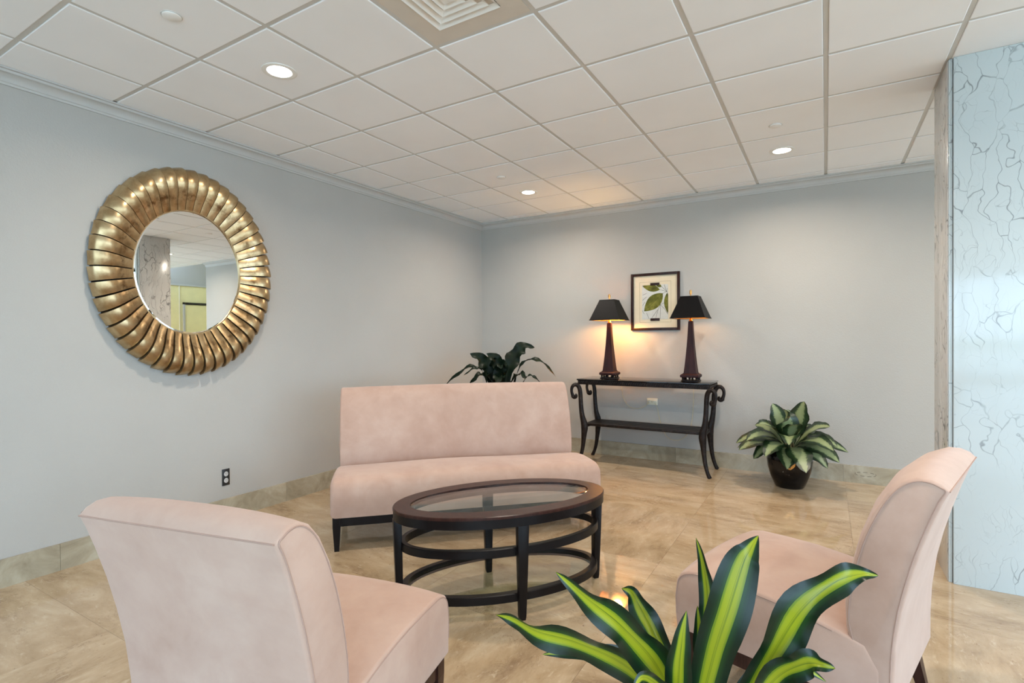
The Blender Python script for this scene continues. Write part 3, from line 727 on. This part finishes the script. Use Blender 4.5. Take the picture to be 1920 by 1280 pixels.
def flat_leaf(p0, p1, wd, clipx=0.150, clipz=0.195):
    p0, p1 = Vector(p0), Vector(p1); d = p1 - p0; nn = Vector((-d.y, d.x)).normalized(); L = []; Rr = []
    for i in range(13):
        t = i / 12; w_ = wd * math.sin(math.pi * t ** 0.9) ** 0.9 * 0.5 if 0 < t < 1 else 0.0
        c = p0 + d * t; L.append(c + nn * w_); Rr.append(c - nn * w_)
    poly = L + Rr[::-1][1:-1]
    cl = lambda p: (max(-0.155, min(clipx, p.x)), max(-0.205, min(clipz, p.y)))
    vs = [(cl(p)[0], -0.0130, cl(p)[1]) for p in poly]
    mesh_obj('printed_leaf', vs, [tuple(range(len(vs)))], M['printleaf'], pp)
    mm = MB(); a_, b_ = cl(p0), cl(p1); mm.tube([(a_[0], -0.0131, a_[1]), ((a_[0] + b_[0]) / 2, -0.0131, (a_[1] + b_[1]) / 2), (b_[0], -0.0131, b_[1])], 0.0010, 4); mm.build('printed_vein', M['stem'], pp)
flat_leaf((0.090, 0.092), (-0.130, -0.110), 0.155)
flat_leaf((0.055, 0.135), (-0.150, 0.190), 0.085)
flat_leaf((0.140, 0.095), (0.146, -0.140), 0.080)
flat_leaf((0.075, 0.170), (0.010, 0.200), 0.040)
for a_, b_ in (((0.135, 0.110), (0.085, 0.088)), ((0.135, 0.110), (0.055, 0.135)), ((0.135, 0.110), (0.105, 0.190)), ((0.135, 0.110), (0.075, 0.172)), ((0.140, 0.150), (0.138, 0.05)), ((0.06, -0.04), (0.035, -0.09)), ((0.06, -0.04), (0.062, -0.12)), ((0.06, -0.04), (0.10, -0.02)), ((0.06, -0.04), (0.11, -0.09)), ((0.035, -0.09), (-0.04, -0.19)), ((0.062, -0.12), (0.058, -0.20)), ((0.11, -0.09), (0.145, -0.15)), ((0.035, -0.09), (0.005, -0.20)), ((-0.10, -0.13), (-0.07, -0.2)), ((-0.145, 0.08), (-0.10, 0.10)), ((-0.145, 0.02), (-0.10, 0.06)), ((-0.145, -0.04), (-0.12, 0.0)), ((-0.15, -0.1), (-0.13, -0.14))):
    MB().tube([(a_[0], -0.0128, a_[1]), (b_[0], -0.0128, b_[1])], 0.0014, 4).build('printed_stem', M['stem'], pp)
for z in (0.205, -0.208): box('print_clip', (-0.055, -0.018, z - 0.016), (0.052, -0.0101, z + 0.014), M['frame'], pf, 0.002)

# ------------------------------------------------------------------ outlets and lamp cords
oc = thing('wall_outlet', 'black plate power outlet low on the left wall', 'outlet', (XL, 2.453, 0.337))
box('plate', (0, -0.031, -0.066), (0.006, 0.031, 0.066), M['blackplate'], oc, 0.002)
for dz in (0.026, -0.026):
    rc = MB().frustum([[(0.0061, 0.0175 * math.cos(a), dz + 0.0195 * math.sin(a)) for a in [2 * math.pi * k / 20 for k in range(20)]], [(0.0095, 0.0165 * math.cos(a), dz + 0.0185 * math.sin(a)) for a in [2 * math.pi * k / 20 for k in range(20)]]]).build('receptacle', M['greyplastic'], oc)
    for dy, z0, z1 in ((-0.006, 0.001, 0.010), (0.006, 0.001, 0.010), (0.0, -0.012, -0.006)):
        box('slot', (0.0096, dy - 0.0014, dz + z0), (0.0099, dy + 0.0014, dz + z1), M['slot'], rc)
ob = thing('wall_outlet', 'ivory power outlet on the back wall under the console', 'outlet', (-1.740, YB, 0.682))
box('plate', (-0.062, -0.006, -0.038), (0.062, 0, 0.038), M['ivory'], ob, 0.002)
for dx in (-0.026, 0.026):
    rc = MB().frustum([[(dx + 0.0195 * math.cos(a), -0.0061, 0.0175 * math.sin(a)) for a in [2 * math.pi * k / 20 for k in range(20)]], [(dx + 0.0185 * math.cos(a), -0.0095, 0.0165 * math.sin(a)) for a in [2 * math.pi * k / 20 for k in range(20)]]]).build('receptacle', M['ivory'], ob)
op = thing('wall_plate', 'blank painted wall plate low on the back wall behind the console leg', 'wall plate', (-2.285, YB, 0.42))
box('plate', (-0.036, -0.005, -0.058), (0.036, 0, 0.058), M['wall'], op, 0.002)
for dz in (-0.04, 0.04): MB().lathe([(0.003, 0), (0.003, 0.001)], 8).build('screw', M['wall'], op).matrix_basis = Matrix.Translation((0, -0.005, dz)) @ Matrix.Rotation(math.pi / 2, 4, 'X')
def cord(label, pts, plug):
    r = thing('lamp_cord', label, 'cord', pts[-1])
    base = Vector(pts[-1]); P = [p - base for p in smooth_path(pts, 60)]
    MB().tube(P, 0.0032, 6, ref=Vector((0.1, 1, 0.05))).build('cable', M['cord'], r, smooth=True)
    box('plug', (-0.014, -0.006, -0.012), (0.014, 0.022, 0.012), M['ivory'], r, 0.003)
cord('cream cord hanging from the brightly glowing lamp to the outlet', [(-2.10, 6.105, KZ + 0.004), (-2.10, 6.12, 0.90), (-2.085, 6.14, 0.72), (-2.02, 6.145, 0.615), (-1.92, 6.145, 0.59), (-1.83, 6.14, 0.62), (-1.766, 6.132, 0.682)], None)
cord('cream cord looping below the console shelf from the dim lamp', [(-1.26, 6.105, KZ + 0.004), (-1.265, 6.12, 0.88), (-1.275, 6.14, 0.66), (-1.30, 6.145, 0.44), (-1.37, 6.145, 0.30), (-1.48, 6.145, 0.255), (-1.58, 6.145, 0.30), (-1.645, 6.145, 0.46), (-1.68, 6.14, 0.62), (-1.714, 6.132, 0.682)], None)

# ------------------------------------------------------------------ potted aglaonema by the back wall
pa = thing('potted_plant', 'bushy silver variegated plant in a black glazed pot by the back wall', 'plant', (-0.298, 5.70, 0))
pot = [(0.118, 0.0), (0.130, 0.012), (0.165, 0.10), (0.190, 0.19), (0.198, 0.26), (0.190, 0.315), (0.170, 0.345), (0.172, 0.36), (0.160, 0.36), (0.157, 0.33)]
pt_ = MB().lathe(pot, 40).build('pot', M['potblack'], pa, smooth=True, sharp=50)
MB().lathe([(0.157, 0.325), (0.08, 0.335), (0.004, 0.338)], 24).build('soil', M['soil'], pa, smooth=True)
for sx in (-1, 1):                                             # painted ochre fronds on the pot glaze
    a0 = math.radians(-86)
    vs = []
    for i in range(9):
        t = i / 8; zz = 0.200 + 0.06 * t; rr = 0.1925 + 0.0055 * t ; an = a0 + sx * (0.02 + 0.20 * t); wv = 0.075 * math.sin(math.pi * min(1, t * 0.9 + 0.05))
        vs += [((rr + 0.001) * math.cos(an - wv), (rr + 0.001) * math.sin(an - wv), zz), ((rr + 0.001) * math.cos(an + wv), (rr + 0.001) * math.sin(an + wv), zz)]
    mesh_obj('painted_frond', vs, [(2 * i, 2 * i + 1, 2 * i + 3, 2 * i + 2) for i in range(8)], M['brass'], pt_, smooth=True)
rnd = random.Random(21)
nl = 0
for ringi, (cnt, el, ln, dr, hz) in enumerate(((4, 74, 0.43, 0.02, 0.47), (7, 50, 0.44, 0.11, 0.46), (9, 26, 0.48, 0.19, 0.47), (9, 8, 0.43, 0.15, 0.47), (6, 2, 0.32, 0.12, 0.46))):
    for k in range(cnt):
        az = 2 * math.pi * (k + 0.37 * ringi + rnd.uniform(-0.2, 0.2)) / cnt
        e_ = math.radians(el + rnd.uniform(-8, 8)); L = ln * rnd.uniform(0.88, 1.1)
        if math.sin(az) > 0.2: L *= 1 - 0.22 * math.sin(az)
        hd = Vector((math.cos(az), math.sin(az), 0)); p0 = Vector((0, 0, hz - 0.10)) + hd * 0.03
        pts = []
        for i in range(6):
            t = i / 5; q = p0 + hd * (math.cos(e_) * L * t) + Vector((0, 0, math.sin(e_) * L * t + 0.16 * t * (1.3 - t) - dr * t * t * 1.15))
            pts.append(q)
        leaf('leaf', pts, 0.185 * rnd.uniform(0.85, 1.12), M['aglo'], pa, n=12, fold=rnd.uniform(0.0, 0.22), wave=0.06, nref=Vector((0, -0.45, 1)), shape='oval', seed=k)
        nl += 1
for k in range(5):
    a = 2 * math.pi * k / 5
    MB().tube([(0.04 * math.cos(a), 0.04 * math.sin(a), 0.32), (0.03 * math.cos(a), 0.03 * math.sin(a), 0.47)], [0.011, 0.008], 7).build('stem', M['cane'], pa, smooth=True)

# ------------------------------------------------------------------ dark leafy plant in the corner behind the settee
bx, by = -3.24, 5.17
pb = thing('potted_plant', 'dark green plant with arching leaves behind the settee', 'plant', (bx, by, 0))
MB().lathe([(0.13, 0.0), (0.16, 0.02), (0.19, 0.30), (0.20, 0.46), (0.21, 0.48), (0.19, 0.48), (0.185, 0.45)], 32).build('pot', M['potblack'], pb, smooth=True, sharp=50)
MB().lathe([(0.187, 0.445), (0.004, 0.455)], 24).build('soil', M['soil'], pb)
for k in range(3):
    a = 2.1 * k; MB().tube([(0.05 * math.cos(a), 0.05 * math.sin(a), 0.44), (0.04 * math.cos(a + 0.3), 0.04 * math.sin(a + 0.3), 0.68), (0.03 * math.cos(a), 0.03 * math.sin(a), 0.92 - 0.05 * k)], 0.014, 8).build('cane', M['cane'], pb, smooth=True)
BL = [([(-3.291, 5.134, 0.80), (-3.34, 5.06, 1.03), (-3.42, 4.97, 1.11), (-3.50, 4.88, 1.09), (-3.60, 4.76, 0.98), (-3.68, 4.66, 0.86)], 0.075),
      ([(-3.291, 5.134, 0.80), (-3.318, 5.12, 1.05), (-3.40, 5.06, 1.19), (-3.50, 4.966, 1.262)], 0.17),
      ([(-3.239, 5.165, 0.80), (-3.186, 5.141, 1.06), (-3.221, 5.062, 1.20), (-3.29, 4.986, 1.262)], 0.15),
      ([(-3.186, 5.197, 0.80), (-3.168, 5.274, 1.06), (-3.12, 5.36, 1.24), (-3.04, 5.42, 1.335), (-2.93, 5.475, 1.322)], 0.17),
      ([(-3.106, 5.245, 0.82), (-3.018, 5.241, 1.06), (-2.93, 5.255, 1.17), (-2.80, 5.285, 1.185), (-2.69, 5.305, 1.12), (-2.58, 5.325, 0.995)], 0.075),
      ([(-3.289, 5.018, 0.85), (-3.285, 4.906, 1.06), (-3.334, 4.819, 1.10), (-3.40, 4.70, 1.03)], 0.06),
      ([(-2.99, 5.221, 0.85), (-2.886, 5.203, 0.995), (-2.80, 5.196, 1.005), (-2.70, 5.188, 0.93)], 0.05),
      ([(-3.23, 5.17, 0.80), (-3.20, 5.12, 1.00), (-3.14, 5.08, 1.12), (-3.09, 5.05, 1.20)], 0.13),
      ([(-3.22, 5.17, 0.80), (-3.17, 5.10, 1.02), (-3.12, 5.02, 1.13), (-3.06, 4.92, 1.10)], 0.13),
      ([(-3.26, 5.15, 0.80), (-3.30, 5.05, 0.98), (-3.33, 4.92, 1.02), (-3.38, 4.78, 0.93)], 0.12),
      ([(-3.20, 5.15, 0.80), (-3.14, 5.02, 0.97), (-3.08, 4.90, 1.00), (-3.02, 4.78, 0.92)], 0.12),
      ([(-3.18, 5.2, 0.80), (-3.06, 5.22, 0.97), (-2.95, 5.18, 1.03), (-2.86, 5.12, 0.98)], 0.11),
      ([(-3.28, 5.2, 0.80), (-3.38, 5.28, 1.0), (-3.50, 5.38, 1.06), (-3.62, 5.48, 1.0)], 0.11),
      ([(-3.22, 5.22, 0.80), (-3.24, 5.36, 1.0), (-3.30, 5.50, 1.06), (-3.34, 5.62, 1.0)], 0.11),
      ([(-3.24, 5.17, 0.80), (-3.27, 5.14, 1.0), (-3.25, 5.10, 1.14), (-3.20, 5.03, 1.22)], 0.12)]
for k, (pts, wd) in enumerate(BL):
    leaf('leaf', [Vector(p) - Vector((bx, by, 0)) for p in pts], wd, M['darkleaf'], pb, n=18, fold=0.3, wave=0.28, nref=Vector((0.45, -0.75, 0.5)) if k in (1, 2, 3, 7) else Vector((0.15, -0.25, 1)), seed=k * 1.7)

# ------------------------------------------------------------------ striped dracaena in the foreground
dx_, dy_ = -0.300, 1.575
pd_ = thing('potted_plant', 'striped yellow green dracaena with long leaves in the foreground', 'plant', (dx_, dy_, 0))
MB().lathe([(0.12, 0.0), (0.135, 0.01), (0.155, 0.16), (0.165, 0.25), (0.172, 0.262), (0.158, 0.262), (0.155, 0.24)], 36).build('pot', M['potblack'], pd_, smooth=True, sharp=50)
MB().lathe([(0.156, 0.238), (0.004, 0.246)], 24).build('soil', M['soil'], pd_)
for k, (cx_, cy_) in enumerate(((-0.05, 0.0), (0.05, -0.02), (0.0, 0.06))):
    MB().tube([(cx_, cy_, 0.236), (cx_ * 1.1, cy_ * 1.1, 0.33), (cx_ * 1.1, cy_ * 1.1, 0.42)], [0.018, 0.017, 0.012], 9).build('cane', M['cane'], pd_, smooth=True)
DL = [
 ([(-0.378, 1.535, 0.356), (-0.46, 1.394, 0.534), (-0.549, 1.272, 0.634), (-0.625, 1.18, 0.689), (-0.676, 1.138, 0.729), (-0.719, 1.124, 0.735)], 0.075, 0.9, 0.15),
 ([(-0.393, 1.596, 0.313), (-0.498, 1.558, 0.441), (-0.609, 1.537, 0.456), (-0.711, 1.522, 0.436), (-0.783, 1.503, 0.417)], 0.060, 0.0, 0.12),
 ([(-0.356, 1.525, 0.378), (-0.398, 1.408, 0.564), (-0.452, 1.307, 0.69), (-0.513, 1.225, 0.784), (-0.57, 1.168, 0.86)], 0.092, 0.25, 0.18),
 ([(-0.385, 1.647, 0.293), (-0.444, 1.66, 0.45), (-0.506, 1.67, 0.546), (-0.542, 1.673, 0.602), (-0.565, 1.638, 0.628)], 0.080, 0.2, 0.15),
 ([(-0.341, 1.442, 0.427), (-0.329, 1.392, 0.566), (-0.317, 1.377, 0.661), (-0.306, 1.384, 0.736)], 0.066, 0.0, 0.05),
 ([(-0.351, 1.714, 0.256), (-0.334, 1.772, 0.442), (-0.332, 1.799, 0.587), (-0.346, 1.803, 0.695), (-0.367, 1.803, 0.774)], 0.056, 0.5, 0.10),
 ([(-0.296, 1.515, 0.398), (-0.26, 1.492, 0.577), (-0.223, 1.492, 0.716), (-0.19, 1.513, 0.836), (-0.174, 1.523, 0.871), (-0.155, 1.547, 0.904)], 0.108, 0.1, 0.06),
 ([(-0.201, 1.572, 0.397), (-0.132, 1.545, 0.574), (-0.063, 1.541, 0.722), (0.013, 1.553, 0.815), (0.07, 1.576, 0.84), (0.112, 1.601, 0.836)], 0.088, 0.0, 0.28),
 ([(-0.184, 1.536, 0.426), (-0.109, 1.489, 0.57), (-0.049, 1.456, 0.643), (-0.01, 1.433, 0.665), (0.018, 1.426, 0.668)], 0.064, 0.0, 0.25),
 ([(-0.319, 1.756, 0.242), (-0.297, 1.841, 0.383), (-0.318, 1.899, 0.492), (-0.347, 1.918, 0.569)], 0.055, 0.0, 0.10),
 ([(-0.314, 1.434, 0.441), (-0.348, 1.299, 0.572), (-0.364, 1.197, 0.65), (-0.372, 1.145, 0.640)], 0.040, 0.0, 0.10),
 ([(-0.403, 1.636, 0.285), (-0.462, 1.695, 0.392), (-0.489, 1.75, 0.461), (-0.494, 1.794, 0.494)], 0.050, 0.0, 0.10),
 ([(-0.24, 1.62, 0.36), (-0.16, 1.70, 0.46), (-0.08, 1.76, 0.47), (0.0, 1.80, 0.42)], 0.055, 0.0, 0.10),
 ([(-0.27, 1.50, 0.36), (-0.22, 1.40, 0.46), (-0.16, 1.30, 0.48), (-0.10, 1.20, 0.44)], 0.055, 0.0, 0.10),
 ([(-0.30, 1.58, 0.38), (-0.305, 1.57, 0.52), (-0.312, 1.575, 0.60), (-0.318, 1.58, 0.66)], 0.045, 0.4, 0.06),
]
for k, (pts, wd, tw, wv) in enumerate(DL):
    q = [Vector(p) - Vector((dx_, dy_, 0)) for p in pts]
    cane_top = Vector((0.055 * (1 if q[0].x > 0 else -1), -0.01, 0.40)); q = [cane_top * 0.6 + Vector((q[0].x * 0.15, q[0].y * 0.15, 0.10))] + q
    leaf('leaf', q, wd, M['drac'], pd_, n=36, fold=0.28, wave=wv, nref=Vector((0.25, -0.85, 0.45)), twist=tw, seed=k * 2.3)
